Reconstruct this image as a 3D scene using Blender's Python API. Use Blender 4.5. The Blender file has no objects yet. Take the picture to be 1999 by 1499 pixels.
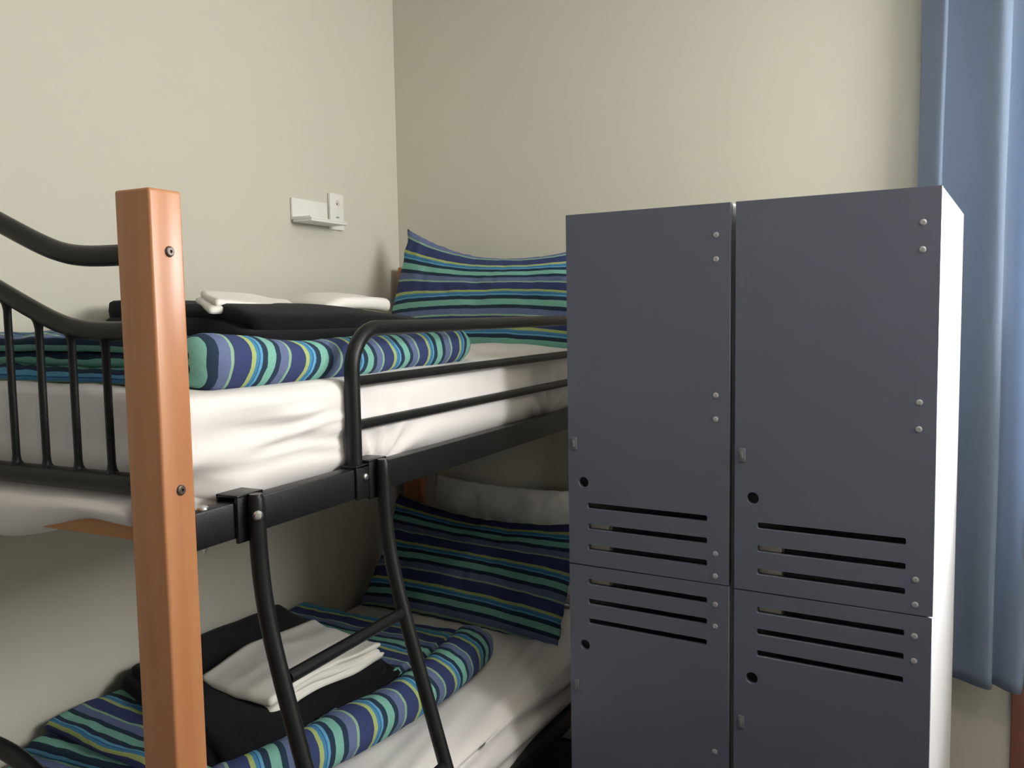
import bpy, bmesh, math, random
from mathutils import Vector, Matrix, noise
random.seed(4)
S = bpy.context.scene
C = S.collection
PI = math.pi
V = Vector

# ------------------------------------------------------------------ camera
cam_data = bpy.data.cameras.new('camera')
cam = bpy.data.objects.new('camera', cam_data)
C.objects.link(cam)
cam_data.sensor_width = 36.0
cam_data.lens = 1699.58 * 36.0 / 1999.0
cam_data.clip_start = 0.02
F = V((-0.44214398, 0.89322471, -0.0815985))
R = V((0.89668899, 0.44235486, -0.01646285))
U = V((-0.02139047, 0.08044743, 0.99652931))
m = Matrix((R, U, -F)).transposed().to_4x4()
m.translation = V((1.90202, -2.871435, 1.572033))
cam.matrix_world = m
S.camera = cam

# ------------------------------------------------------------------ world, daylight, exposure
W = bpy.data.worlds.new('sky'); S.world = W; W.use_nodes = True
bg = W.node_tree.nodes['Background']
bg.inputs[0].default_value = (0.62, 0.78, 1.0, 1)
bg.inputs[1].default_value = 3.0


def area(name, loc, target, sx, sy, power, col):
    l = bpy.data.lights.new(name, 'AREA'); l.shape = 'RECTANGLE'; l.size = sx; l.size_y = sy
    l.energy = power; l.color = col
    o = bpy.data.objects.new(name, l); C.objects.link(o)
    o.location = loc
    o.rotation_euler = (V(target) - V(loc)).to_track_quat('-Z', 'Y').to_euler()
    return o


area('daylight_window', (2.72, 0.50, 1.98), (1.7, -1.3, 1.50), 1.25, 1.7, 440, (0.98, 0.98, 1.0))
area('fill_side_window', (3.72, -1.10, 2.42), (1.2, -1.1, 1.75), 1.3, .9, 76, (1.0, 0.975, 0.91))  # added fill light, shining through an invented side window

vs = S.view_settings
S.display_settings.display_device = 'sRGB'
vs.view_transform = 'Standard'; vs.look = 'None'; vs.exposure = 0.10; vs.gamma = 1.0
vs.use_curve_mapping = False


# ------------------------------------------------------------------ materials
def mat(name, col, rough=0.6, metal=0.0, spec=0.5, noise_amt=0.0, noise_scale=8.0, bump=0.0, bump_scale=60.0, sheen=0.0):
    m = bpy.data.materials.new(name); m.use_nodes = True
    nt = m.node_tree; N = nt.nodes; L = nt.links
    b = N['Principled BSDF']
    b.inputs['Base Color'].default_value = (*col, 1)
    b.inputs['Roughness'].default_value = rough
    b.inputs['Metallic'].default_value = metal
    b.inputs['Specular IOR Level'].default_value = spec
    b.inputs['Sheen Weight'].default_value = sheen
    tc = N.new('ShaderNodeTexCoord')
    if noise_amt > 0:
        n = N.new('ShaderNodeTexNoise'); n.inputs['Scale'].default_value = noise_scale
        n.inputs['Detail'].default_value = 5
        L.new(tc.outputs['Object'], n.inputs['Vector'])
        r = N.new('ShaderNodeMapRange')
        r.inputs['From Min'].default_value = .3; r.inputs['From Max'].default_value = .7
        r.inputs['To Min'].default_value = 1 - noise_amt; r.inputs['To Max'].default_value = 1 + noise_amt
        L.new(n.outputs['Fac'], r.inputs['Value'])
        mx = N.new('ShaderNodeVectorMath'); mx.operation = 'SCALE'
        mx.inputs[0].default_value = col
        L.new(r.outputs['Result'], mx.inputs['Scale'])
        L.new(mx.outputs['Vector'], b.inputs['Base Color'])
    if bump > 0:
        n2 = N.new('ShaderNodeTexNoise'); n2.inputs['Scale'].default_value = bump_scale
        n2.inputs['Detail'].default_value = 4
        L.new(tc.outputs['Object'], n2.inputs['Vector'])
        bp = N.new('ShaderNodeBump'); bp.inputs['Strength'].default_value = bump
        bp.inputs['Distance'].default_value = .002
        L.new(n2.outputs['Fac'], bp.inputs['Height'])
        L.new(bp.outputs['Normal'], b.inputs['Normal'])
    return m


def wood_mat(name, c1, c2, rough=0.35, axis=2):
    m = bpy.data.materials.new(name); m.use_nodes = True
    nt = m.node_tree; N = nt.nodes; L = nt.links; b = N['Principled BSDF']
    tc = N.new('ShaderNodeTexCoord'); mp = N.new('ShaderNodeMapping')
    sc = [38, 38, 38]; sc[axis] = 1.6
    mp.inputs['Scale'].default_value = sc
    L.new(tc.outputs['Object'], mp.inputs['Vector'])
    n = N.new('ShaderNodeTexNoise'); n.inputs['Scale'].default_value = 1.0; n.inputs['Detail'].default_value = 6
    n.inputs['Distortion'].default_value = .6
    L.new(mp.outputs['Vector'], n.inputs['Vector'])
    cr = N.new('ShaderNodeValToRGB')
    cr.color_ramp.elements[0].position = .3; cr.color_ramp.elements[0].color = (*c2, 1)
    cr.color_ramp.elements[1].position = .7; cr.color_ramp.elements[1].color = (*c1, 1)
    L.new(n.outputs['Fac'], cr.inputs['Fac']); L.new(cr.outputs['Color'], b.inputs['Base Color'])
    b.inputs['Roughness'].default_value = rough
    bp = N.new('ShaderNodeBump'); bp.inputs['Strength'].default_value = .08; bp.inputs['Distance'].default_value = .001
    L.new(n.outputs['Fac'], bp.inputs['Height']); L.new(bp.outputs['Normal'], b.inputs['Normal'])
    return m


def srgb(r, g, b):
    f = lambda c: (c / 255 / 12.92) if c / 255 <= .04045 else ((c / 255 + .055) / 1.055) ** 2.4
    return (f(r), f(g), f(b))


def stripe_mat():
    m = bpy.data.materials.new('striped_cotton'); m.use_nodes = True
    nt = m.node_tree; N = nt.nodes; L = nt.links; b = N['Principled BSDF']
    uv = N.new('ShaderNodeUVMap'); uv.uv_map = 'UVMap'
    sx = N.new('ShaderNodeSeparateXYZ'); L.new(uv.outputs['UV'], sx.inputs[0])
    tc = N.new('ShaderNodeTexCoord')
    wob = N.new('ShaderNodeTexNoise'); wob.inputs['Scale'].default_value = 9; wob.inputs['Detail'].default_value = 3
    L.new(tc.outputs['Object'], wob.inputs['Vector'])
    ad = N.new('ShaderNodeMath'); ad.operation = 'MULTIPLY_ADD'; ad.inputs[1].default_value = .05
    L.new(wob.outputs['Fac'], ad.inputs[0]); L.new(sx.outputs['Y'], ad.inputs[2])
    fr = N.new('ShaderNodeMath'); fr.operation = 'FRACT'; L.new(ad.outputs[0], fr.inputs[0])
    cr = N.new('ShaderNodeValToRGB'); cr.color_ramp.interpolation = 'CONSTANT'
    navy = srgb(58, 68, 110); dark = srgb(42, 60, 80); aqua = srgb(124, 180, 166)
    yg = srgb(166, 182, 116); blue = srgb(72, 132, 172); dblue = srgb(40, 92, 140); lblue = srgb(98, 160, 196)
    slate = srgb(102, 114, 150); pale = srgb(142, 178, 150)
    stops = [(0, yg), (.07, blue), (.125, dblue), (.14, lblue), (.185, dark), (.285, aqua), (.435, dark), (.53, slate),
             (.68, pale), (.73, navy)]
    e = cr.color_ramp.elements
    e[0].position = 0; e[0].color = (*yg, 1)
    e[1].position = stops[1][0]; e[1].color = (*stops[1][1], 1)
    for p, c in stops[2:]:
        k = e.new(p); k.color = (*c, 1)
    L.new(fr.outputs[0], cr.inputs['Fac'])
    # woven fleck
    n = N.new('ShaderNodeTexNoise'); n.inputs['Scale'].default_value = 240; n.inputs['Detail'].default_value = 2
    L.new(tc.outputs['Object'], n.inputs['Vector'])
    r = N.new('ShaderNodeMapRange'); r.inputs['To Min'].default_value = .82; r.inputs['To Max'].default_value = 1.18
    L.new(n.outputs['Fac'], r.inputs['Value'])
    mx = N.new('ShaderNodeVectorMath'); mx.operation = 'SCALE'
    L.new(cr.outputs['Color'], mx.inputs[0]); L.new(r.outputs['Result'], mx.inputs['Scale'])
    L.new(mx.outputs['Vector'], b.inputs['Base Color'])
    b.inputs['Roughness'].default_value = .9; b.inputs['Specular IOR Level'].default_value = .2
    bp = N.new('ShaderNodeBump'); bp.inputs['Strength'].default_value = .25; bp.inputs['Distance'].default_value = .001
    L.new(n.outputs['Fac'], bp.inputs['Height']); L.new(bp.outputs['Normal'], b.inputs['Normal'])
    return m


M_WALL = mat('wall_paint', (0.625, 0.60, 0.51), .85, spec=.2, noise_amt=.012, noise_scale=1.5, bump=.12, bump_scale=90)
M_DIM_WALL = mat('bounce_cut_grey', (0.15, 0.15, 0.155), .8, spec=.2, noise_amt=.012, noise_scale=1.5)  # dark grey chosen to cut light bouncing off the unseen front wall
M_CEIL = mat('ceiling_paint', (0.78, 0.77, 0.73), .9, bump=.1)
M_FLOOR = mat('floor_carpet', (0.03, 0.032, 0.038), .95, noise_amt=.3, noise_scale=120, bump=.5, bump_scale=300)
M_TRIM = mat('trim_paint', (0.62, 0.60, 0.54), .5)
M_BLACK = mat('black_powder_coat', (0.010, 0.011, 0.011), .32, spec=.28, noise_amt=.15, noise_scale=30, bump=.25, bump_scale=500)
M_WOOD = wood_mat('orange_pine', (0.50, 0.225, 0.10), (0.41, 0.17, 0.072), .3)
M_WOODX = wood_mat('pine_rail', (0.52, 0.25, 0.10), (0.42, 0.18, 0.065), .45, axis=0)
M_JAMB = wood_mat('red_brown_timber', (0.30, 0.125, 0.085), (0.24, 0.095, 0.06), .4)
M_SHEET = mat('white_sheet', (0.80, 0.765, 0.75), .9, spec=.15, noise_amt=.02, noise_scale=10, bump=.12, bump_scale=500)
M_LINEN = mat('white_linen', (0.80, 0.78, 0.73), .9, spec=.15, bump=.3, bump_scale=420)
M_FLEECE = mat('black_blanket', (0.008, 0.0085, 0.011), .95, spec=.1, noise_amt=.2, noise_scale=60, bump=.4, bump_scale=350, sheen=.05)
M_STRIPE = stripe_mat()
M_LOCK = mat('slate_door_paint', (0.114, 0.126, 0.170), .42, spec=.6, noise_amt=.03, noise_scale=5, bump=.15, bump_scale=900)
M_LAM = mat('white_laminate', (0.80, 0.80, 0.79), .35, noise_amt=.015, noise_scale=3)
M_TAN = mat('beige_block', (0.62, 0.57, 0.48), .7, noise_amt=.05)
M_CHROME = mat('bright_screw_metal', (0.72, 0.72, 0.70), .28, metal=1, noise_amt=.05)
M_NICKEL = mat('dull_nickel', (0.55, 0.55, 0.56), .4, metal=.6, noise_amt=.08, noise_scale=90)
M_BASE = wood_mat('dark_board', (0.05, 0.04, 0.033), (0.035, 0.028, 0.023), .7)
M_STAPLE = mat('grey_staple', (0.17, 0.18, 0.20), .45, metal=.2, noise_amt=.1)
M_BOLT = mat('dark_bronze_bolt', (0.16, 0.13, 0.12), .4, metal=.9, noise_amt=.1)
M_PLASTIC = mat('white_plastic', (0.80, 0.79, 0.75), .4, noise_amt=.01)
M_PORT = mat('dark_socket', (0.02, 0.02, 0.02), .5, noise_amt=.01)
M_CURT = mat('blue_curtain', (0.345, 0.425, 0.545), .8, spec=.25, noise_amt=.04, noise_scale=200, bump=.3, bump_scale=700, sheen=.3)
cb = M_CURT.node_tree.nodes['Principled BSDF']
# thin cloth lets some daylight through
nt = M_CURT.node_tree
tr = nt.nodes.new('ShaderNodeBsdfTranslucent'); tr.inputs[0].default_value = (0.42, 0.55, 0.74, 1)
mxs = nt.nodes.new('ShaderNodeMixShader'); mxs.inputs[0].default_value = .4
nt.links.new(cb.outputs[0], mxs.inputs[1]); nt.links.new(tr.outputs[0], mxs.inputs[2])
nt.links.new(mxs.outputs[0], nt.nodes['Material Output'].inputs[0])
M_GLASS = bpy.data.materials.new('window_glass'); M_GLASS.use_nodes = True
nt = M_GLASS.node_tree; nt.nodes.remove(nt.nodes['Principled BSDF'])
t_ = nt.nodes.new('ShaderNodeBsdfTransparent'); g_ = nt.nodes.new('ShaderNodeBsdfGlossy')
g_.inputs['Roughness'].default_value = .02
fz = nt.nodes.new('ShaderNodeFresnel'); fz.inputs[0].default_value = 1.45
mm = nt.nodes.new('ShaderNodeMixShader')
nt.links.new(fz.outputs[0], mm.inputs[0]); nt.links.new(t_.outputs[0], mm.inputs[1]); nt.links.new(g_.outputs[0], mm.inputs[2])
nt.links.new(mm.outputs[0], nt.nodes['Material Output'].inputs[0])


# ------------------------------------------------------------------ helpers
def link(name, me, mats, parent=None):
    if not isinstance(mats, (list, tuple)): mats = [mats]
    for k in mats: me.materials.append(k)
    o = bpy.data.objects.new(name, me); C.objects.link(o)
    if parent: o.parent = parent
    return o


def obj(name, bm, mats, parent=None, smooth=False, angle=None):
    me = bpy.data.meshes.new(name)
    bmesh.ops.recalc_face_normals(bm, faces=bm.faces)
    if smooth or angle:
        for f in bm.faces: f.smooth = True
    if angle:
        for e in bm.edges:
            if len(e.link_faces) == 2 and e.calc_face_angle(0) > angle: e.smooth = False
    bm.to_mesh(me); bm.free()
    return link(name, me, mats, parent)


def empty(name, loc=(0, 0, 0), rz=0):
    o = bpy.data.objects.new(name, None); C.objects.link(o)
    o.location = loc; o.rotation_euler = (0, 0, rz); o.empty_display_size = .1
    return o


def tag(o, label=None, cat=None, group=None, kind=None):
    if label: o['label'] = label
    if cat: o['category'] = cat
    if group: o['group'] = group
    if kind: o['kind'] = kind
    return o


def bx(bm, x0, x1, y0, y1, z0, z1, bev=0.0, seg=2):
    t = bmesh.new()
    vs_ = [t.verts.new((x, y, z)) for x in (x0, x1) for y in (y0, y1) for z in (z0, z1)]
    for q in ((0, 1, 3, 2), (4, 6, 7, 5), (0, 4, 5, 1), (2, 3, 7, 6), (0, 2, 6, 4), (1, 5, 7, 3)):
        t.faces.new([vs_[i] for i in q])
    bmesh.ops.recalc_face_normals(t, faces=t.faces)
    if bev > 0:
        bmesh.ops.bevel(t, geom=list(t.edges), offset=bev, segments=seg, profile=.5, affect='EDGES')
    merge(bm, t)
    return bm


def merge(bm, t):
    me = bpy.data.meshes.new('tmp'); t.to_mesh(me); t.free(); bm.from_mesh(me); bpy.data.meshes.remove(me)


def box(name, mats, parent, *a, bev=0.003, seg=2):
    bm = bmesh.new(); bx(bm, *a, bev=bev, seg=seg)
    return obj(name, bm, mats, parent, angle=.6)


def tube(bm, pts, r, n=14, caps=True, flat=1.0, ref=V((0, 1, 0))):
    pts = [V(p) for p in pts]
    rings = []
    prev = None
    for i, p in enumerate(pts):
        a = pts[max(i - 1, 0)]; b = pts[min(i + 1, len(pts) - 1)]
        t = (b - a).normalized()
        if prev is None:
            s = ref.cross(t)
            if s.length < .1: s = V((1, 0, 0)).cross(t)
            s.normalize()
        else:
            s = (prev - t * prev.dot(t)).normalized()
        prev = s
        u = t.cross(s)
        rr = r[i] if isinstance(r, (list, tuple)) else r
        rings.append([bm.verts.new(p + s * math.cos(k * 2 * PI / n) * rr * flat + u * math.sin(k * 2 * PI / n) * rr) for k in range(n)])
    for a, b in zip(rings, rings[1:]):
        for k in range(n): bm.faces.new((a[k], a[(k + 1) % n], b[(k + 1) % n], b[k]))
    if caps:
        bm.faces.new(rings[0]); bm.faces.new(rings[-1])
    return bm


def tube_obj(name, pts, r, mats, parent, **k):
    bm = bmesh.new(); tube(bm, pts, r, **k)
    return obj(name, bm, mats, parent, angle=.9)


def lathe(bm, prof, origin, axis, n=20):
    """prof: (radius, height along axis)"""
    axis = V(axis).normalized(); o = V(origin)
    s = axis.cross(V((0.3, 0.9, 0.2))).normalized(); u = axis.cross(s)
    rings = []
    for r, h in prof:
        if r < 1e-6: rings.append([bm.verts.new(o + axis * h)])
        else: rings.append([bm.verts.new(o + axis * h + (s * math.cos(k * 2 * PI / n) + u * math.sin(k * 2 * PI / n)) * r) for k in range(n)])
    for a, b in zip(rings, rings[1:]):
        for k in range(n):
            if len(a) == 1 and len(b) == 1: continue
            if len(a) == 1: bm.faces.new((a[0], b[(k + 1) % n], b[k]))
            elif len(b) == 1: bm.faces.new((a[k], a[(k + 1) % n], b[0]))
            else: bm.faces.new((a[k], a[(k + 1) % n], b[(k + 1) % n], b[k]))
    return bm


def lathe_obj(name, prof, origin, axis, mats, parent, n=20):
    bm = bmesh.new(); lathe(bm, prof, origin, axis, n)
    return obj(name, bm, mats, parent, angle=.5)


def smooth_path(pts, n=10):
    """Catmull-Rom through the points"""
    P = [V(p) for p in pts]; P = [P[0] * 2 - P[1]] + P + [P[-1] * 2 - P[-2]]
    out = []
    for i in range(1, len(P) - 2):
        p0, p1, p2, p3 = P[i - 1:i + 3]
        for k in range(n):
            t = k / n
            out.append(.5 * ((2 * p1) + (p2 - p0) * t + (2 * p0 - 5 * p1 + 4 * p2 - p3) * t * t + (-p0 + 3 * p1 - 3 * p2 + p3) * t ** 3))
    out.append(P[-2]); return out


def nz(x, y, z): return noise.noise(V((x, y, z)))


def sstep(a, b, x):
    t = min(1, max(0, (x - a) / (b - a))); return t * t * (3 - 2 * t)


def soft_box(name, mats, parent, lo, hi, rad, res, disp=None, uvf=None):
    """rounded box made of six grids, displaced by disp(p, n)"""
    lo = V(lo); hi = V(hi); d = hi - lo
    N = [max(2, int(round(d[i] / res))) for i in range(3)]
    bm = bmesh.new(); cache = {}

    def vert(i, j, k):
        key = (i, j, k)
        if key in cache: return cache[key]
        p = V((lo.x + d.x * i / N[0], lo.y + d.y * j / N[1], lo.z + d.z * k / N[2]))
        c = V([min(max(p[a], lo[a] + rad), hi[a] - rad) for a in range(3)])
        q = p - c
        nrm = q.normalized() if q.length > 1e-9 else V((0, 0, 1))
        pp = c + nrm * rad if q.length > 1e-9 else p
        if disp: pp = pp + disp(pp, nrm)
        v = bm.verts.new(pp); cache[key] = v
        return v
    for a in range(3):
        b, c = (a + 1) % 3, (a + 2) % 3
        for side in (0, N[a]):
            for i in range(N[b]):
                for j in range(N[c]):
                    q = []
                    for di, dj in ((0, 0), (1, 0), (1, 1), (0, 1)):
                        idx = [0, 0, 0]; idx[a] = side; idx[b] = i + di; idx[c] = j + dj
                        q.append(vert(*idx))
                    try: bm.faces.new(q)
                    except ValueError: pass
    if uvf:
        uvl = bm.loops.layers.uv.new('UVMap')
        for f in bm.faces:
            for l in f.loops: l[uvl].uv = uvf(l.vert.co)
    return obj(name, bm, mats, parent, smooth=True)


def board(name, mats, parent, w, h, t, holes, origin, bands=False):
    """flat panel in the local x-z plane, x from 0 to w, z from 0 to h, front face at y=origin.y, thickness t; holes are outlines"""
    cu = bpy.data.curves.new('outline', 'CURVE'); cu.dimensions = '2D'; cu.fill_mode = 'BOTH'
    cu.extrude = t / 2; cu.resolution_u = 1
    for pl in [[(0, 0), (w, 0), (w, h), (0, h)]] + holes:
        s = cu.splines.new('POLY'); s.points.add(len(pl) - 1); s.use_cyclic_u = True
        for p, q in zip(s.points, pl): p.co = (q[0], q[1], 0, 1)
    co = bpy.data.objects.new('outline', cu); C.objects.link(co)
    dg = bpy.context.evaluated_depsgraph_get()
    me = bpy.data.meshes.new_from_object(co.evaluated_get(dg))
    bpy.data.objects.remove(co); bpy.data.curves.remove(cu)
    bm = bmesh.new(); bm.from_mesh(me); bpy.data.meshes.remove(me)
    bmesh.ops.remove_doubles(bm, verts=bm.verts, dist=1e-5)
    for v in bm.verts:
        x, y, z = v.co
        v.co = (origin[0] + x, origin[1] + t / 2 - z, origin[2] + y)
    bmesh.ops.recalc_face_normals(bm, faces=bm.faces)
    if bands:
        for f in bm.faces:
            if abs(f.normal.x) > .9 and (abs(f.calc_center_median().x - origin[0]) < 1e-4 or abs(f.calc_center_median().x - origin[0] - w) < 1e-4):
                f.material_index = 1
    me = bpy.data.meshes.new(name); bm.to_mesh(me); bm.free()
    me.materials.clear()
    return link(name, me, mats, parent)


def struct(o, **k): o['kind'] = 'structure'; return o


# ------------------------------------------------------------------ room shell
RX, RY, RZ = 3.35, -4.2, 2.95
WX0, WX1, WZ0, WZ1 = 2.108, 3.18, 0.0, 2.45       # glazed door opening, back wall
struct(box('floor', M_FLOOR, None, -.1, RX + .1, RY - .1, .3, -.1, 0, bev=0))
struct(box('ceiling', M_CEIL, None, -.1, RX + .1, RY - .1, .15, RZ, RZ + .1, bev=0))
struct(box('wall_left', M_WALL, None, -.12, 0, RY, .12, 0, RZ, bev=0))
bm = bmesh.new()
bx(bm, 0, WX0, 0, .12, 0, RZ); bx(bm, WX1, RX, 0, .12, 0, RZ); bx(bm, WX0, WX1, 0, .12, WZ1, RZ)
struct(obj('wall_back', bm, M_WALL))
SY0, SY1, SZ0, SZ1 = -1.75, -.45, 1.85, 2.75          # made-up side window out of view, added to let fill light in
bm = bmesh.new()
bx(bm, RX, RX + .12, RY, SY0, 0, RZ); bx(bm, RX, RX + .12, SY1, .12, 0, RZ)
bx(bm, RX, RX + .12, SY0, SY1, 0, SZ0); bx(bm, RX, RX + .12, SY0, SY1, SZ1, RZ)
struct(obj('wall_right', bm, M_WALL))
struct(box('wall_front', M_DIM_WALL, None, -.12, RX + .12, RY - .12, RY, 0, RZ, bev=0))  # unseen wall, kept dark so less light bounces onto lockers and bunk


# timber glazed door beside the curtain
wd = empty('window_1', (WX0, 0, 0)); struct(wd)
o = wd
def wbox(name, mt, *a, bev=.004):
    q = box(name, mt, wd, *a, bev=bev); q.location = (-WX0, 0, 0); return q
wbox('lower_jamb', M_JAMB, WX0, WX0 + .075, -.012, .10, 0, .802, bev=.002)
wbox('upper_jamb', M_JAMB, WX0, WX0 + .075, -.012, .10, .805, WZ1, bev=.002)
wbox('far_jamb', M_JAMB, WX1 - .075, WX1, -.012, .10, 0, WZ1)
wbox('head_jamb', M_JAMB, WX0 + .075, WX1 - .075, -.012, .10, WZ1 - .075, WZ1)
wbox('bottom_panel', M_JAMB, WX0 + .075, WX1 - .075, .03, .08, .0, .85)
wbox('mullion', M_JAMB, 2.63, 2.66, .02, .08, .85, WZ1 - .075)
wbox('pane', M_GLASS, WX0 + .075, 2.63, .045, .05, .85, WZ1 - .075, bev=0)
wbox('pane', M_GLASS, 2.66, WX1 - .075, .045, .05, .85, WZ1 - .075, bev=0)
# frame and pane of the added side window
ws = empty('fill_window', (RX, SY0, SZ0)); struct(ws)
def sbox(name, mt, *a):
    q = box(name, mt, ws, *a, bev=.003); q.location = (-RX, -SY0, -SZ0); return q
sbox('frame', M_TRIM, RX, RX + .1, SY0, SY0 + .05, SZ0, SZ1)
sbox('frame', M_TRIM, RX, RX + .1, SY1 - .05, SY1, SZ0, SZ1)
sbox('frame', M_TRIM, RX, RX + .1, SY0 + .05, SY1 - .05, SZ0, SZ0 + .05)
sbox('frame', M_TRIM, RX, RX + .1, SY0 + .05, SY1 - .05, SZ1 - .05, SZ1)
sbox('pane', M_GLASS, RX + .04, RX + .045, SY0 + .05, SY1 - .05, SZ0 + .05, SZ1 - .05)
struct(box('baseboard_back', M_TRIM, None, 0, WX0 - .001, -.012, 0, 0, .08, bev=.002))
struct(box('baseboard_left', M_TRIM, None, 0, .012, RY, -.012, 0, .08, bev=.002))

# ------------------------------------------------------------------ unseen ceiling lamp, added as fill for the left wall and lockers
LX, LY = 2.45, -2.35
cl = empty('fill_ceiling_lamp', (LX, LY, RZ))
tag(cl, 'added unseen fill lamp, round opal with a white rim, overhead between bunk and lockers', 'fill lamp')
bm = bmesh.new(); lathe(bm, [(0, 0), (.19, 0), (.19, .03), (.175, .045), (.165, .045), (.165, .03), (0, .03)], (0, 0, 0), (0, 0, -1), 40)
obj('rim', bm, M_PLASTIC, cl, angle=.5)
M_OPAL = mat('fill_lamp_opal', (.9, .88, .8), .4)
M_OPAL.node_tree.nodes['Principled BSDF'].inputs['Emission Color'].default_value = (1, .88, .66, 1)
M_OPAL.node_tree.nodes['Principled BSDF'].inputs['Emission Strength'].default_value = 3.0
bm = bmesh.new(); lathe(bm, [(.163, .032), (.15, .055), (.10, .078), (.05, .088), (0, .09)], (0, 0, 0), (0, 0, -1), 40)
obj('diffuser', bm, M_OPAL, cl, smooth=True)
ll = bpy.data.lights.new('added_fill_glow', 'AREA'); ll.shape = 'DISK'; ll.size = .32; ll.energy = 10; ll.color = (1, .90, .72)  # fill light of the added lamp
lo = bpy.data.objects.new('added_fill_glow', ll); C.objects.link(lo); lo.location = (LX, LY, RZ - .095)

# ------------------------------------------------------------------ bunk bed
PXR, PYF = .930, -2.012            # outer corner of the near post
PW, PD, PT = .068, .058, 1.751
BC = .464                          # bed centre line
HEAD = -.012
bed = empty('bunk_bed', (BC, -1.0, 0))
tag(bed, 'bunk bed with orange pine corner posts and black tubular rails standing in the corner', 'bunk bed')
IB = Matrix.Translation(V((-BC, 1.0, 0)))


def B(o):
    o.data.transform(IB); return o


def btube(name, pts, r, parent=None, mt=None, **k):
    return B(tube_obj(name, pts, r, mt or M_BLACK, parent or bed, **k))


def bbox(name, mt, *a, parent=None, bev=.003, seg=2):
    return B(box(name, mt, parent or bed, *a, bev=bev, seg=seg))


def hex_bolt(origin, axis, parent, r=.0068, mt=None):
    return B(lathe_obj('bolt', [(r * 1.15, 0), (r * 1.15, .001), (r, .0028), (r * .8, .0036), (r * .36, .0036), (r * .36, .001), (0, .001)], origin, axis, mt or M_BOLT, parent))


posts = []
for (x0, y0) in ((PXR - PW, PYF), (.012, PYF), (PXR - PW, HEAD - PD), (.037, HEAD - PD)):
    p = bbox('corner_post', M_WOOD, x0, x0 + PW, y0, y0 + PD, 0, PT, bev=.0045, seg=3)
    posts.append(p)
for z in (1.665, 1.327, .775, .427):
    hex_bolt((PXR, -1.981, z), (1, 0, 0), posts[0])
XL0, XR0 = .012 + PW, PXR - PW     # between the posts


def rise(s):
    k = .42; c = .255; w = .028
    a = (c - s) / w
    sp = w * (math.log1p(math.exp(a)) if a < 30 else a)
    h = k * sp
    top = .094
    return h if h < top - .02 else top - .02 + (.02) * (1 - math.exp(-(h - top + .02) / .02))


YB = -1.985
for dz in (0, -.902):
    fb = empty('footboard', (0, 0, 0)); fb.parent = bed
    n = 60
    tp = [(XL0 - .01 + (XR0 - XL0 + .02) * i / n, YB, 1.664 + dz + rise(abs(XL0 - .01 + (XR0 - XL0 + .02) * i / n - BC))) for i in range(n + 1)]
    btube('top_rail', tp, .0155, fb)
    md = [(x, y, z - .110) for x, y, z in tp]
    btube('middle_rail', md, .0145, fb)
    btube('lower_rail', [(XL0 - .01, YB, 1.330 + dz), (XR0 + .01, YB, 1.330 + dz)], .0165, fb)
    for k in range(5):
        for s in (-1, 1):
            x = BC + s * (.037 + .0735 * k)
            zt = 1.664 - .110 + rise(abs(x - BC)) + dz
            # flared weld at both ends
            zz = [1.343 + dz, 1.349 + dz, 1.358 + dz, (1.36 + zt) / 2 + dz * .5, zt - .026, zt - .017, zt - .008]
            btube('spindle', [(x, YB, z) for z in zz], [.0115, .0075, .0062, .0062, .0062, .0078, .0115], fb, n=10)
    # headboard, same tubes kept low behind the pillows
    hb = empty('headboard', (0, 0, 0)); hb.parent = bed
    YH = HEAD - PD / 2
    btube('top_rail', [(XL0 - .01, YH, 1.55 + dz), (XR0 + .01, YH, 1.55 + dz)], .0145, hb)
    btube('lower_rail', [(XL0 - .01, YH, 1.33 + dz), (XR0 + .01, YH, 1.33 + dz)], .0145, hb)
    # timber cross rails
    for y0 in (-1.992, HEAD - PD + .014):
        bbox('cross_rail', M_WOODX, XL0 - .004, XR0 + .004, y0, y0 + .03, 1.247 + dz, 1.292 + dz, bev=.003)
    # long steel side rails
    for (xa, xb, sgn) in ((.896, .926, 1), (.004, .036, -1)):
        sr = bbox('side_rail', M_BLACK, xa, xb, PYF + PD + .001, HEAD - PD - .001, 1.229 + dz, 1.286 + dz, bev=.003)
        if sgn > 0:
            for y in (-1.925, -.12):
                B(lathe_obj('bolt', [(.010, 0), (.0095, .003), (.006, .0048), (0, .0055)], (.911, y, 1.286 + dz), (0, 0, 1), M_CHROME, sr))
                B(lathe_obj('nut', [(.006, 0), (.006, .005), (.003, .005), (.003, .010), (0, .010)], (.911, y, 1.229 + dz), (0, 0, -1), M_CHROME, sr, n=6))
    # base board under the mattress, added dark to cut bounce into the lower bunk
    bbox('bounce_cut_base', M_BASE, .0365, .8955, PYF + PD + .002, HEAD - PD - .002, 1.243 + dz, 1.257 + dz, bev=.002)

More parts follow.
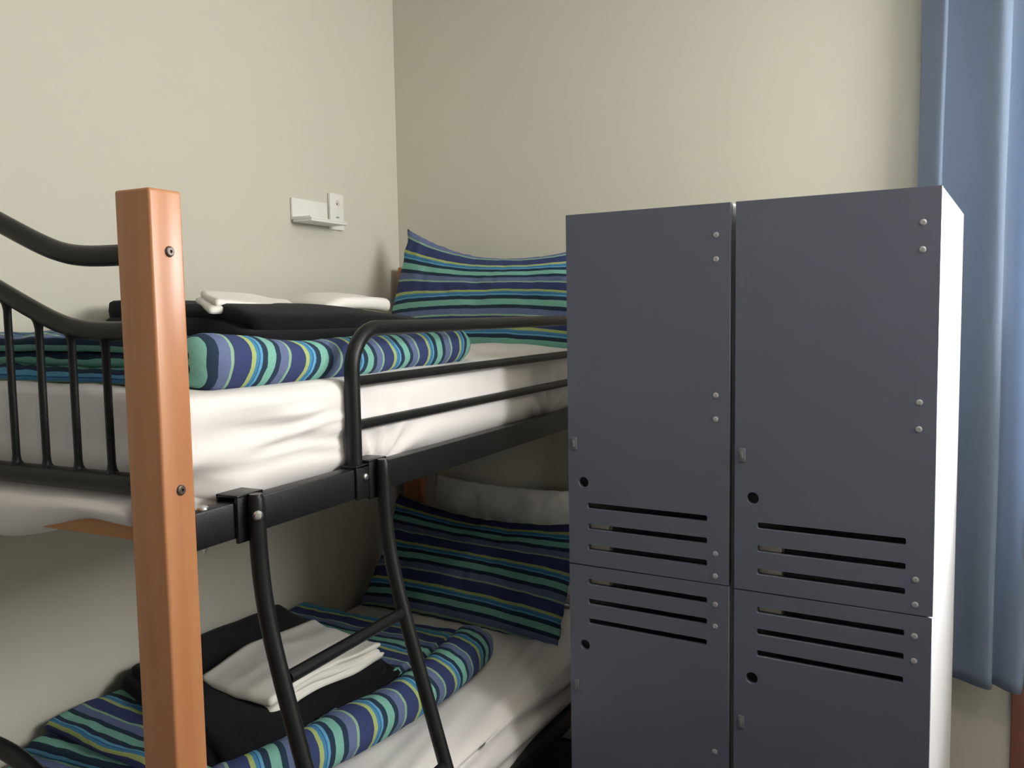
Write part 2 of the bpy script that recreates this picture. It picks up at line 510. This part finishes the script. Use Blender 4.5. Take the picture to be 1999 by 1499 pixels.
# guard rail on the upper bunk
gr = empty('guard_rail', (0, 0, 0)); gr.parent = bed
GX = .911
arc = []
y0, y1, zt_, rr = -1.545, -.26, 1.547, .082
arc += [(GX, y0, 1.262), (GX, y0, 1.35), (GX, y0, zt_ - rr)]
arc += [(GX, y0 + rr - rr * math.cos(a), zt_ - rr + rr * math.sin(a)) for a in [PI / 2 * k / 10 for k in range(1, 11)]]
arc += [(GX, -1.2, zt_), (GX, -.6, zt_)]
arc += [(GX, y1 - rr + rr * math.sin(a), zt_ - rr + rr * math.cos(a)) for a in [PI / 2 * k / 10 for k in range(0, 11)]]
arc += [(GX, y1, 1.35), (GX, y1, 1.287)]
btube('outer_tube', arc, .0148, gr, n=18)
for z in (1.447, 1.364):
    btube('middle_tube', [(GX, y0 + .008, z), (GX, y1 - .008, z)], .0105, gr)
for y in (y0, y1):
    br = bbox('bracket', M_BLACK, .9265, .9315, y - .022, y + .034, 1.227, 1.292, parent=gr, bev=.001)
    bbox('bracket', M_BLACK, .893, .9315, y - .022, y + .034, 1.2865, 1.291, parent=gr, bev=.001)
    B(lathe_obj('bolt', [(.0075, 0), (.007, .003), (.0045, .0055), (0, .006)], (.9315, y + .004, 1.268), (1, 0, 0), M_CHROME, gr))

# ------------------------------------------------------------------ ladder
lad = empty('bunk_ladder', (1.0, -1.68, 0))
tag(lad, 'black tubular ladder hooked on the side rail of the bunk bed, leaning outwards', 'ladder')
IL = Matrix.Translation(V((-1.0, 1.68, 0)))


def LD(o): o.data.transform(IL); return o


def lad_x(z):
    w = .045
    return .9455 + .30 * w * math.log1p(math.exp(min(40, (1.13 - z) / w)))


for y in (-1.848, -1.503):
    zs = [1.297, 1.29, 1.27, 1.24] + [1.22 - .02 * k for k in range(14)] + [.94 - .06 * k for k in range(16)]
    pts = [(lad_x(z), y, z) for z in zs if z > .012] + [(lad_x(.008), y, .008)]
    rr = [.010, .0125] + [.0138] * (len(pts) - 2)
    q = LD(tube_obj('side_tube', pts, rr, M_BLACK, lad, n=16, flat=1.0))
    h = bmesh.new()
    bx(h, .9265, .9335, y - .027, y + .03, 1.222, 1.296, bev=.0015)
    bx(h, .889, .9335, y - .027, y + .03, 1.2925, 1.2975, bev=.001)
    bx(h, .889, .893, y - .027, y + .03, 1.270, 1.2975, bev=.001)
    LD(obj('hook', h, M_BLACK, lad, angle=.6))
    if y < -1.7:
        LD(lathe_obj('bolt', [(.0085, -.002), (.008, .0015), (.005, .005), (0, .006)], (lad_x(1.265) + .0105, y - .0088, 1.265), (.77, -.64, 0), M_CHROME, q))
    LD(lathe_obj('rubber_foot', [(.019, 0), (.020, .004), (.019, .03), (.014, .03)], (lad_x(.01), y, .001), (0, 0, 1), M_FLEECE, lad))
for z in (1.002, .715, .43, .145):
    LD(tube_obj('rung', [(lad_x(z), -1.835, z), (lad_x(z), -1.516, z)], .0110, M_BLACK, lad, n=14))

# ------------------------------------------------------------------ mattresses in fitted sheets
def ridge(v): return 1 - abs(2 * v)


def up_disp(p, n):
    d = V((0, 0, 0))
    # large softness on the top
    if n.z > .3:
        d.z += .006 * nz(p.x * 4, p.y * 2.2, 3.1) + .0035 * ridge(nz(p.x * 5 + .8 * p.y, p.y * 3, 7.7))
        d.z += .004 * sstep(.6, .9, p.x) * nz(p.y * 6, 1.3, 0)
        d.z += .020 * (1 - sstep(.66, .90, p.x)) * sstep(.04, .15, p.x)
    if n.x > .3:
        low = 1 - sstep(1.27, 1.45, p.z)
        near = sstep(-1.2, -1.9, p.y) if False else 1 - sstep(-1.9, -1.2, p.y)
        q = p.z * 26 + p.y * (1.5 + near)
        d.x += (.022 * near + .006) * nz(p.y * 2.3, q * .55, .4) + .004 * nz(p.y * 5, q, 5.4)
        d.x += .008 * math.sin(PI * min(1, max(0, (p.z - 1.27) / .18)))
        sN = -1.57 - p.y
        if -.02 < sN < .34:
            for (zc0, a1, b1, am, wd_) in ((1.392, -.06, .25, .010, .009), (1.372, -.16, .30, .008, .007), (1.345, .10, -.5, .009, .010), (1.318, .16, -.55, .008, .008), (1.412, .02, .05, .006, .010)):
                zl = zc0 + a1 * sN + b1 * sN * sN + .006 * nz(p.y * 9, zc0 * 50, 0)
                fall = max(0, 1 - abs(sN - .11) / .22)
                d.x -= am * fall * math.exp(-((p.z - zl) / wd_) ** 2)
                d.x += am * .7 * fall * math.exp(-((p.z - zl - wd_ * 1.7) / (wd_ * 1.3)) ** 2)
        # gathers radiating out of the hooks
        for yc in (-1.44, -.62):
            r = math.hypot((p.y - yc) * 1.0, (p.z - 1.27) * 1.3)
            an = math.atan2(p.z - 1.25, p.y - yc)
            d.x += .009 * math.sin(an * 11 + 2 * yc) * math.exp(-(r / .14) ** 2)
        # sheet tucks back above the rail near the foot post
        tk = (1 - sstep(-1.93, -1.80, p.y)) * (1 - sstep(1.28, 1.36, p.z))
        d.z += .034 * tk; d.x -= .035 * tk
        if p.z < 1.31: d.x -= .012 * (1 - sstep(1.27, 1.31, p.z))
    if n.y < -.3:
        d.y -= .006 * nz(p.x * 3, p.z * 14, 2.2) + .004 * nz(p.x * 7, p.z * 30, 1.2)
    if p.y < -1.90 and p.z < 1.30:
        wv = .5 + .5 * math.sin(p.x * 13.5 + 1.1) + .35 * nz(p.x * 9, .3, .2)
        inner = sstep(.10, .16, p.x) * (1 - sstep(.846, .862, p.x))
        d.z -= (.006 + .018 * wv + .028 * (1 - sstep(.45, .75, p.x)) - .014 * sstep(.66, .78, p.x)) * (1 - sstep(1.262, 1.30, p.z)) * inner
    if p.y < -1.92:
        skirt = 1 - sstep(1.290, 1.325, p.z)
        inner = sstep(.10, .16, p.x) * (1 - sstep(.846, .862, p.x))
        d.y -= (.050 + .012 * nz(p.x * 5, 9.1, p.z * 4)) * skirt * inner * sstep(-1.92, -1.945, p.y)
    return d


mt = empty('mattress', (.46, -1.0, 1.26))
tag(mt, 'upper bunk mattress in a crumpled white fitted sheet', 'mattress', 'bunk mattresses')
T = Matrix.Translation(V((-.46, 1.0, -1.26)))
o = soft_box('fitted_sheet', M_SHEET, mt, (.045, -1.955, 1.262), (.898, -.078, 1.449), .03, .0082, up_disp); o.data.transform(T)


def lo_disp(p, n):
    d = V((0, 0, 0))
    if n.z > .3:
        d.z += .007 * nz(p.x * 4, p.y * 2, 8.1)
        # long pull folds running along the bed
        w = sstep(.55, .8, p.x)
        d.z += (.003 + .006 * w) * nz(p.x * 22 + p.y * 2.5, p.y * 1.6, 2.2)
        d.z -= .018 * sstep(.78, .95, p.x)
    if n.x > .3:
        d.x += .012 * nz(p.z * 30 + p.y * 3, p.y * 1.8, 4.2) + .006 * nz(p.z * 60, p.y * 4, 1.2)
        d.x += .012 * math.sin(PI * min(1, max(0, (p.z - .36) / .19)))
    return d


ml = empty('mattress', (.46, -1.0, .36))
tag(ml, 'lower bunk mattress in a white fitted sheet, shaded beneath the upper bunk', 'mattress', 'bunk mattresses')
T = Matrix.Translation(V((-.46, 1.0, -.36)))
o = soft_box('fitted_sheet', M_SHEET, ml, (.045, -1.955, .360), (.906, -.078, .552), .04, .0115, lo_disp); o.data.transform(T)

# ------------------------------------------------------------------ striped bedding
PER = .148


def pill_layer(bm, uvl, x0, x1, y0, y1, z0, z1, ph, skew=0.0, amp=.005, seed=0, per=PER, warp=None):
    """one fold layer: flattened tube across the bed; stripes follow the cloth around the fold"""
    h = (z1 - z0) / 2; zc = (z0 + z1) / 2
    prof = []; arc = 0
    ny = 44
    yc0, yc1 = y0 + h, y1 - h
    pts = []
    for k in range(ny + 1): pts.append((yc1 + (yc0 - yc1) * k / ny, zc + h))
    for k in range(1, 10): a = PI / 2 + PI * k / 10; pts.append((yc0 + h * math.cos(a), zc + h * math.sin(a)))
    for k in range(ny + 1): pts.append((yc0 + (yc1 - yc0) * k / ny, zc - h))
    for k in range(1, 10): a = -PI / 2 + PI * k / 10; pts.append((yc1 + h * math.cos(a), zc + h * math.sin(a)))
    L_ = [0]
    for a, b in zip(pts, pts[1:] + pts[:1]): L_.append(L_[-1] + math.hypot(a[0] - b[0], a[1] - b[1]))
    nx = max(8, int((x1 - x0) / .012))
    rows = []
    for i in range(nx + 1):
        t = i / nx; x = x0 + (x1 - x0) * t
        e = min(t, 1 - t) * (x1 - x0) / h
        sc = math.sqrt(max(0, 1 - (1 - min(1, e)) ** 2)) * .92 + .08
        row = []
        for j, (y, z) in enumerate(pts):
            dz = amp * nz(x * 9 + seed, y * 7, z * 20 + seed) + amp * .6 * nz(x * 24, y * 18, seed)
            dy = amp * 1.6 * nz(x * 7, seed * 3.3, z * 25) if (y < yc0 + .01 or y > yc1 - .01) else 0
            zz = zc + (z - zc) * sc + dz * (1 if z > zc else .3)
            p = V((x, y + dy + skew * (x - x0), zz))
            if warp: p = warp(p)
            row.append(bm.verts.new(p))
        rows.append(row)
    n = len(pts)
    for i in range(nx):
        for j in range(n):
            f = bm.faces.new((rows[i][j], rows[i + 1][j], rows[i + 1][(j + 1) % n], rows[i][(j + 1) % n]))
            for l, (ii, jj) in zip(f.loops, ((i, j), (i + 1, j), (i + 1, j + 1), (i, j + 1))):
                l[uvl].uv = (ii / nx, ph - L_[jj] / per)
    for r in (rows[0], rows[-1]):
        f = bm.faces.new(r)
        for l in f.loops: l[uvl].uv = (0, ph)
    return pts


def roll(bm, uvl, path, rad, ph, per=PER, seed=0, squash=.95, lump=.06):
    """long rolled edge: stripes ring the roll"""
    P = smooth_path(path, 40 // max(1, len(path) - 1) + 10)
    n = 36; rings = []
    L_ = 0; Ls = []
    # add rounded ends
    t0 = (P[0] - P[1]).normalized(); t1 = (P[-1] - P[-2]).normalized()
    R0 = rad(0); R1 = rad(1)
    full = [(P[0] + t0 * R0 * .8 * math.sin(a), math.cos(a) * 1.0) for a in (1.45, 1.25, 1.0, .7, .35)]
    full += [(p, 1.0) for p in P]
    full += [(P[-1] + t1 * R1 * .8 * math.sin(a), math.cos(a)) for a in (.35, .7, 1.0, 1.25, 1.45)]
    tot = len(full)
    for i, (p, k) in enumerate(full):
        if i: L_ += max((p - full[i - 1][0]).length, abs(k - full[i - 1][1]) * R0 * .8)
        Ls.append(L_)
        a = full[max(0, i - 1)][0]; b = full[min(tot - 1, i + 1)][0]
        t = (b - a).normalized(); s = t.cross(V((0, 0, 1))).normalized(); u = s.cross(t)
        f_ = i / (tot - 1)
        ring = []
        for q in range(n):
            an = q * 2 * PI / n
            c, sn = math.cos(an), math.sin(an)
            r = rad(f_) * k * (1 + lump * nz(c * 1.2 + seed, L_ * 9, sn * 1.2) + lump * .5 * nz(c * 3, L_ * 30, sn * 3 + seed))
            zz = sn * r * squash
            ring.append(bm.verts.new(p + s * c * r + u * zz))
        rings.append(ring)
    for i in range(tot - 1):
        for q in range(n):
            f = bm.faces.new((rings[i][q], rings[i][(q + 1) % n], rings[i + 1][(q + 1) % n], rings[i + 1][q]))
            wob = lambda i_, q_: .04 * math.sin(q_ % n * 2 * PI / n * 2 + Ls[i_] * 8 + seed)
            for l, (ii, qq) in zip(f.loops, ((i, q), (i, q + 1), (i + 1, q + 1), (i + 1, q))):
                l[uvl].uv = (qq / n, ph + Ls[ii] / per + wob(ii, qq))
    for r, ii in ((rings[0], 0), (rings[-1], tot - 1)):
        f = bm.faces.new(r)
        for l in f.loops: l[uvl].uv = (0, ph + Ls[ii] / per)


def squash_u(p):   # pressed down by the blanket and thinner beside the roll
    k = sstep(.45, .74, p.x) * sstep(-1.88, -1.74, p.y)
    return V((p.x, p.y, 1.468 + (p.z - 1.468) * (1 - .52 * k)))


bm = bmesh.new(); uvl = bm.loops.layers.uv.new('UVMap')
for i in range(3):
    z0 = 1.468 + i * .0255
    pill_layer(bm, uvl, .05 + .01 * i, .81, -1.925 + .012 * ((i * 2) % 3), -1.02, z0, z0 + .0275, (.20, .31, .42)[i], amp=.009, seed=i * 2.7, warp=squash_u)
roll(bm, uvl, [(.835, -1.835, 1.500), (.828, -1.62, 1.489), (.822, -1.40, 1.486), (.815, -1.15, 1.490), (.80, -.985, 1.494)],
     lambda t: .042 + .009 * (2 * t - 1) ** 2 + .002 * math.sin(t * 17), .22, seed=1.4)
uq = obj('folded_duvet', bm, M_STRIPE, None, smooth=True)
tag(uq, 'blue and aqua striped duvet folded on the upper bunk with one rolled edge', 'duvet', 'folded striped duvets')

bm = bmesh.new(); uvl = bm.loops.layers.uv.new('UVMap')
for i in range(3):
    z0 = .555 + i * .027
    pill_layer(bm, uvl, .035, .70 - .03 * i, -1.69 + .04 * i, -.62 - .03 * i, z0, z0 + .03, .55 + .31 * i, skew=.04 - .12 * (i == 2), amp=.007, seed=4 + i * 1.7)
roll(bm, uvl, [(.60, -1.60, .606), (.655, -1.42, .607), (.700, -1.2, .610), (.722, -1.0, .612), (.716, -.84, .614), (.700, -.735, .612)],
     lambda t: .052 + .012 * t, .30, seed=6.1, lump=.08)
lq = obj('folded_duvet', bm, M_STRIPE, None, smooth=True)
tag(lq, 'blue and aqua striped duvet folded on the lower bunk under a black blanket', 'duvet', 'folded striped duvets')


def pillow(name, mats, w, h, t, loc, rot, per, ph, seed=0, dipmid=.0, ears=.03, wrinkle=.006, sag=0, slant=0, taper=0):
    bm = bmesh.new(); uvl = bm.loops.layers.uv.new('UVMap')
    nx, ny = 70, 46; G = {}
    for side in (1, -1):
        for i in range(nx + 1):
            for j in range(ny + 1):
                u = -1 + 2 * i / nx; v = -1 + 2 * j / ny
                edge = i in (0, nx) or j in (0, ny)
                if edge and side == -1: G[(side, i, j)] = G[(1, i, j)]; continue
                ex = (1 - abs(u) ** 2.6); ey = (1 - abs(v) ** 2.6)
                th = t / 2 * (max(0, ex) ** .55) * (max(0, ey) ** .55)
                # edges draw in between the corners
                X = u * w / 2 * (1 - ears * (1 - v * v))
                Z = v * h / 2 * (1 - ears * 1.6 * (1 - u * u))
                if v > 0: Z -= dipmid * (1 - u * u) * v; Z -= slant * u * v; X += taper * v * (1 if u < 0 else 0) * -u
                Z -= sag * u * v * 0
                wr = wrinkle * (nz(u * 4 + seed, v * 3, side * 2.0) + .7 * nz(u * 11, v * 5 + seed, side)) * (1 if not edge else .4)
                crn = (abs(u) ** 4) * (abs(v) ** 1)
                wr += wrinkle * .8 * crn * math.sin(v * 22 + seed)
                Y = side * th + wr
                if edge: Z += .004 * nz(u * 14, v * 14, seed)
                G[(side, i, j)] = bm.verts.new((X, Y, Z))
    for side in (1, -1):
        for i in range(nx):
            for j in range(ny):
                q = [G[(side, i, j)], G[(side, i + 1, j)], G[(side, i + 1, j + 1)], G[(side, i, j + 1)]]
                f = bm.faces.new(q)
                for l, (ii, jj) in zip(f.loops, ((i, j), (i + 1, j), (i + 1, j + 1), (i, j + 1))):
                    u = -1 + 2 * ii / nx; v = -1 + 2 * jj / ny
                    l[uvl].uv = (ii / nx, ph - (v * h / 2) / per)
    o = obj(name, bm, mats, None, smooth=True)
    o.location = loc; o.rotation_euler = rot
    return o


p1 = pillow('pillow', M_STRIPE, .74, .43, .15, (.475, -.225, 1.622), (-.25, 0, .0), .137, .09, seed=2.2, dipmid=.052, ears=.05, wrinkle=.008, slant=.052, taper=.045)
tag(p1, 'blue and aqua striped pillow standing upright at the head of the upper bunk', 'pillow', 'striped pillows')
p2 = pillow('pillow', M_STRIPE, .78, .42, .15, (.485, -.345, .722), (-.55, .035, -.06), .137, .2, seed=5.2, dipmid=.03, ears=.05, wrinkle=.012)
tag(p2, 'dark striped pillow leaning at the head of the lower bunk', 'pillow', 'striped pillows')
p3 = pillow('pillow', M_LINEN, .66, .40, .12, (.515, -.125, .765), (-.22, .02, -.02), .13, .2, seed=8.2, dipmid=.01, ears=.03, wrinkle=.006)
tag(p3, 'plain white pillow behind the dark striped pillow on the lower bunk', 'pillow')


# ------------------------------------------------------------------ black blankets
def cloth_slab(name, mats, lo, hi, rad, res, seed, amp=.006, warp=None, parent=None):
    def dsp(p, n):
        d = V((amp * nz(p.y * 7, p.z * 22, seed), amp * nz(p.x * 7, p.z * 22, seed + 3), 0))
        if n.z > .2: d.z += amp * 1.3 * nz(p.x * 6, p.y * 5, seed) + amp * .5 * nz(p.x * 16, p.y * 13, seed + 1)
        if n.z < -.5: d.z = 0
        q = p + d
        if warp: q = warp(q)
        return q - p
    return soft_box(name, mats, parent, lo, hi, rad, res, dsp)


def join(name, obs):
    """several soft folds of one cloth into one mesh"""
    bm = bmesh.new()
    mats = list(obs[0].data.materials)
    for o in obs: bm.from_mesh(o.data)
    for o in obs:
        me = o.data; bpy.data.objects.remove(o); bpy.data.meshes.remove(me)
    for f in bm.faces: f.smooth = True
    me = bpy.data.meshes.new(name); bm.to_mesh(me); bm.free()
    return link(name, me, mats)


def wu(p):   # upper blanket: lies askew, thins towards the pillow, droops over its front edge
    q = p.copy()
    e = sstep(-1.25, -1.00, p.y)
    q.z = 1.55 + (p.z - 1.55) * (1 - .45 * e) - .008 * e
    fr = sstep(.58, .80, p.x)
    q.z -= .030 * fr * fr
    q.z += .018 * (1 - sstep(.08, .5, p.x)) * sstep(1.56, 1.60, p.z)
    q.y -= .42 * (p.x - .06) * (1 - sstep(-1.5, -1.0, p.y))
    q.z += .004 * math.sin(p.y * 11)
    return q


a = cloth_slab('b', M_FLEECE, (.06, -1.40, 1.522), (.792, -1.00, 1.574), .0155, .018, 3.3, .005, wu)
b = cloth_slab('b', M_FLEECE, (.06, -1.39, 1.562), (.765, -1.00, 1.604), .018, .018, 5.1, .005, wu)
ub = join('folded_blanket', [a, b])
tag(ub, 'black fleece blanket folded on top of the striped duvet on the upper bunk', 'blanket', 'folded black blankets')


def wl(p):
    q = p.copy()
    q.z += .010 * math.sin(p.x * 6 + p.y * 4) - .03 * sstep(.5, .68, p.x) * sstep(.63, .66, p.z)
    q.y -= .40 * (p.x - .10)
    return q


a = cloth_slab('b', M_FLEECE, (.05, -1.42, .620), (.655, -.80, .664), .020, .02, 8.3, .007, wl)
b = cloth_slab('b', M_FLEECE, (.05, -1.39, .650), (.62, -.83, .684), .016, .02, 9.1, .007, wl)
lb = join('folded_blanket', [a, b])
tag(lb, 'black fleece blanket folded on the lower bunk under white linen', 'blanket', 'folded black blankets')


# ------------------------------------------------------------------ white linen
def wla(p):
    q = p.copy()
    q.y -= .75 * (p.x - .47)
    q.z += -.16 * (p.x - .47) - .010 * sstep(-1.40, -1.2, p.y)
    q.z += .005 * math.sin(p.y * 14 + p.x * 5)
    return q


a = cloth_slab('w', M_LINEN, (.47, -1.50, 1.602), (.655, -1.13, 1.617), .0065, .012, 1.3, .005, wla)
b = cloth_slab('w', M_LINEN, (.475, -1.48, 1.614), (.64, -1.20, 1.628), .0065, .012, 2.3, .005, wla)
wa = join('folded_sheet', [a, b])
tag(wa, 'white folded sheet on the upper black blanket, nearest the wooden post', 'folded sheet', 'white linen on the upper bunk')


def wlb(p):
    q = p.copy()
    q.y -= .4 * (p.x - .45)
    q.z += -.10 * (p.x - .45) + .010 * math.sin((p.y + 1.25) * 9) - .25 * max(0, -1.12 - p.y)
    return q


a = cloth_slab('w', M_LINEN, (.45, -1.19, 1.594), (.63, -.92, 1.626), .014, .012, 6.3, .006, wlb)
tag(a, 'small white folded pillowcase on the upper black blanket, nearest the pillow', 'pillowcase', 'white linen on the upper bunk')
a.name = 'pillowcase'

# folded linen stack on the lower blanket
lin = []
def wll(p):
    c = V((.42, -1.19, 0)); a_ = -.16
    d = p - c
    q = V((c.x + d.x * math.cos(a_) - d.y * math.sin(a_), c.y + d.x * math.sin(a_) + d.y * math.cos(a_), p.z))
    q.z += .006 * math.sin(p.x * 10) + .012 * nz(p.x * 7, p.y * 6, 3.3) + .004 * nz(p.x * 19, p.y * 8, 1.3)
    q.x += .012 * nz(p.y * 8, p.z * 60, 1.1); q.y += .012 * nz(p.x * 8, p.z * 60, 5.1)
    q.z -= .035 * sstep(-1.27, -1.40, p.y) if False else .022 * (1 - sstep(-1.40, -1.29, p.y))
    return q


for k in range(3):
    lin.append(cloth_slab('w', M_LINEN, (.29 + .006 * k, -1.375 + .012 * (k % 2), .676 + .0145 * k), (.58 - .006 * k, -1.005 - .01 * (k % 2), .6925 + .0145 * k), .0078, .011, 11 + k, .008, wll))
lw = join('folded_linen', lin)
tag(lw, 'stack of folded white linen on the black blanket of the lower bunk, behind the ladder', 'folded linen')

# ------------------------------------------------------------------ lockers
TH = -.0782
LRX, LFY = 1.8983, -.9952
DEPTH = .62
labels = ['slate grey two-door locker on the right, with a bright white side panel facing the curtain',
          'slate grey two-door locker on the left, next to the bunk bed']


def rect(x0, x1, z0, z1, r=.0025):
    return [(x0 + r, z0), (x1 - r, z0), (x1, z0 + r), (x1, z1 - r), (x1 - r, z1), (x0 + r, z1), (x0, z1 - r), (x0, z0 + r)]


def circ(x, z, r, n=24): return [(x + r * math.cos(k * 2 * PI / n), z + r * math.sin(k * 2 * PI / n)) for k in range(n)]


def locker(a0, label):
    """a0: distance of the unit's right edge from the right edge of the pair"""
    w = .397; H = 1.8; SZ = .954 if a0 < .2 else .957
    X0 = -(a0 + w)
    e = empty('locker'); e.location = (LRX + X0 * math.cos(TH), LFY + X0 * math.sin(TH), 0); e.rotation_euler = (0, 0, TH)
    tag(e, label, 'locker', 'pair of two-door lockers')
    dt = .018
    g = .0025
    # carcass of white laminate board, open at the front behind the doors
    bm = bmesh.new(); t = .016; y0 = dt + .001
    bx(bm, 0, t, y0, DEPTH, 0, H); bx(bm, w - t, w, y0, DEPTH, 0, H)
    bx(bm, t, w - t, y0, DEPTH, H - t, H); bx(bm, t, w - t, y0, DEPTH, .06, .076)
    bx(bm, t, w - t, DEPTH - .006, DEPTH, .076, H - t); bx(bm, t, w - t, y0 + .002, DEPTH - .006, SZ - .008, SZ + .008)
    bx(bm, t, w - t, y0 + .03, y0 + .046, 0, .06)
    obj('carcass', bm, M_LAM, e)
    # a block seen through the slots at the lock side
    bl = box('latch_block', M_TAN, e, .050, .098, dt + .0005, dt + .03, SZ - .055, SZ - .0085, bev=.001)
    bl = box('latch_block', M_TAN, e, .049, .098, dt + .0005, dt + .03, SZ + .0085, SZ + .105, bev=.001)
    for (z0, z1, up) in ((SZ + .0015, H + .001, True), (.062, SZ - .0015, False)):
        holes = []
        for k in (0, 1, 2):
            zc = SZ + (.046 + .051 * k) if up else SZ - (.040 + .049 * k)
            holes.append(rect(.050, .347, zc - z0 - .0072, zc - z0 + .0072))
        zh = 1.161 if up else .757
        holes.append(circ(.040, zh - z0, .0132))
        d = board('door', [M_LOCK, M_LAM], e, w, z1 - z0, dt, holes, (0, 0, z0), bands=True)
        # cam lock tab
        zl = 1.255 if up else .652
        bm = bmesh.new()
        bx(bm, .010, .024, -.004, 0, zl - .015, zl + .015, bev=.001)
        bx(bm, .0145, .0195, -.009, -.004, zl - .008, zl + .008, bev=.001)
        lk = obj('lock_staple', bm, M_STAPLE, d, angle=.6)
        zz = (1.733, 1.681, 1.383, 1.330, 1.027, .976) if up else (.911, .860, .567, .515, .2, .148)
        for z in zz:
            lathe_obj('hinge_screw', [(.0062, 0), (.006, .0012), (.0045, .002), (.0022, .002), (.0022, .0012), (0, .0012)], (w - .031, 0, z), (0, -1, 0), M_NICKEL, d, n=16)
    return e


locker(.003, labels[0]); locker(.412, labels[1])

# ------------------------------------------------------------------ curtain
def curtain():
    prof = [(1.822, -.050), (1.840, -.070), (1.866, -.098), (1.884, -.110), (1.891, -.104), (1.886, -.082), (1.895, -.078), (1.93, -.088),
            (1.965, -.110), (2.000, -.140), (2.030, -.158), (2.044, -.156), (2.049, -.145), (2.044, -.115), (2.055, -.105), (2.085, -.112), (2.125, -.135),
            (2.17, -.155), (2.20, -.155), (2.212, -.14), (2.205, -.11), (2.23, -.10), (2.25, -.10)]
    P = smooth_path([(x, y, 0) for x, y in prof], 5)
    n = len(P); nzv = 60; z0, z1 = .490, 2.62
    bm = bmesh.new(); rows = []
    for k in range(nzv + 1):
        t = k / nzv; z = z0 + (z1 - z0) * t
        row = []
        for i, p in enumerate(P):
            x, y = p.x, p.y
            # gathers spread at the top, hang together towards the hem
            kk = .45 + .55 * t
            if x > 2.045: x = 2.045 + (x - 2.045) * (kk if t < 1 else 1)
            elif x < 2.0: x = x + .06 * (1 - t) * sstep(1.80, 1.9, x) * 0
            y = -.11 + (y + .11) * (.85 + .15 * t)
            x += .006 * nz(i * .09, z * 1.3, 1.1) ; y += .008 * nz(i * .07, z * 1.1, 4.1)
            x += .02 * (t - .4) * (1 if x < 2.0 else 0) * (1 - sstep(1.80, 2.0, x))
            row.append(bm.verts.new((x, y, z)))
        rows.append(row)
    for a, b in zip(rows, rows[1:]):
        for i in range(n - 1): bm.faces.new((a[i], a[i + 1], b[i + 1], b[i]))
    o = obj('curtain', bm, M_CURT, None, smooth=True)
    s = o.modifiers.new('thickness', 'SOLIDIFY'); s.thickness = .0015
    return o


cu = curtain()
tag(cu, 'blue curtain hanging in folds on the back wall to the right of the lockers', 'curtain')
rod = tube_obj('curtain_rod', [(1.78, -.10, 2.635), (3.3, -.10, 2.635)], .0125, M_NICKEL, None)
tag(rod, 'metal curtain rod above the window, carrying the blue curtain', 'curtain rod')
box('bracket', M_NICKEL, rod, 1.80, 1.815, -.10, -.0005, 2.625, 2.645); box('bracket', M_NICKEL, rod, 3.2, 3.215, -.10, -.0005, 2.625, 2.645)

# ------------------------------------------------------------------ wall shelf and socket
sh = empty('wall_shelf', (0, -.53, 1.88))
tag(sh, 'small white wall shelf above the upper bunk, beside the socket plate', 'shelf')
def SH(o): o.data.transform(Matrix.Translation(V((0, .53, -1.88)))); return o
SH(box('back_plate', M_PLASTIC, sh, .001, .009, -.627, -.446, 1.884, 1.955, bev=.0015))
SH(box('tray', M_PLASTIC, sh, .0095, .086, -.627, -.436, 1.876, 1.884, bev=.0015))
SH(box('front_lip', M_PLASTIC, sh, .082, .086, -.627, -.436, 1.884, 1.888, bev=.001))
SH(box('end_lip', M_PLASTIC, sh, .0095, .082, -.627, -.6215, 1.884, 1.893, bev=.001))
so = empty('wall_socket', (0, -.395, 1.93))
tag(so, 'white socket plate with small ports on the left wall, next to the shelf', 'socket')
def SO(o): o.data.transform(Matrix.Translation(V((0, .395, -1.93)))); return o
SO(box('plate', M_PLASTIC, so, .001, .012, -.434, -.358, 1.868, 1.992, bev=.0025))
SO(box('port', M_PORT, so, .0115, .0128, -.399, -.394, 1.953, 1.960, bev=.0003))
pt = bmesh.new(); lathe(pt, [(.0105, 0), (.0105, .001), (.009, .001), (.009, .0006), (0, .0006)], (.012, -.392, 1.960), (1, 0, 0), 20)
SO(obj('socket_ring', pt, M_TRIM, so, angle=.5))
for y in (-.399, -.390):
    SO(box('port', M_PORT, so, .0115, .0127, y - .0025, y + .0025, 1.909, 1.913, bev=.0003))
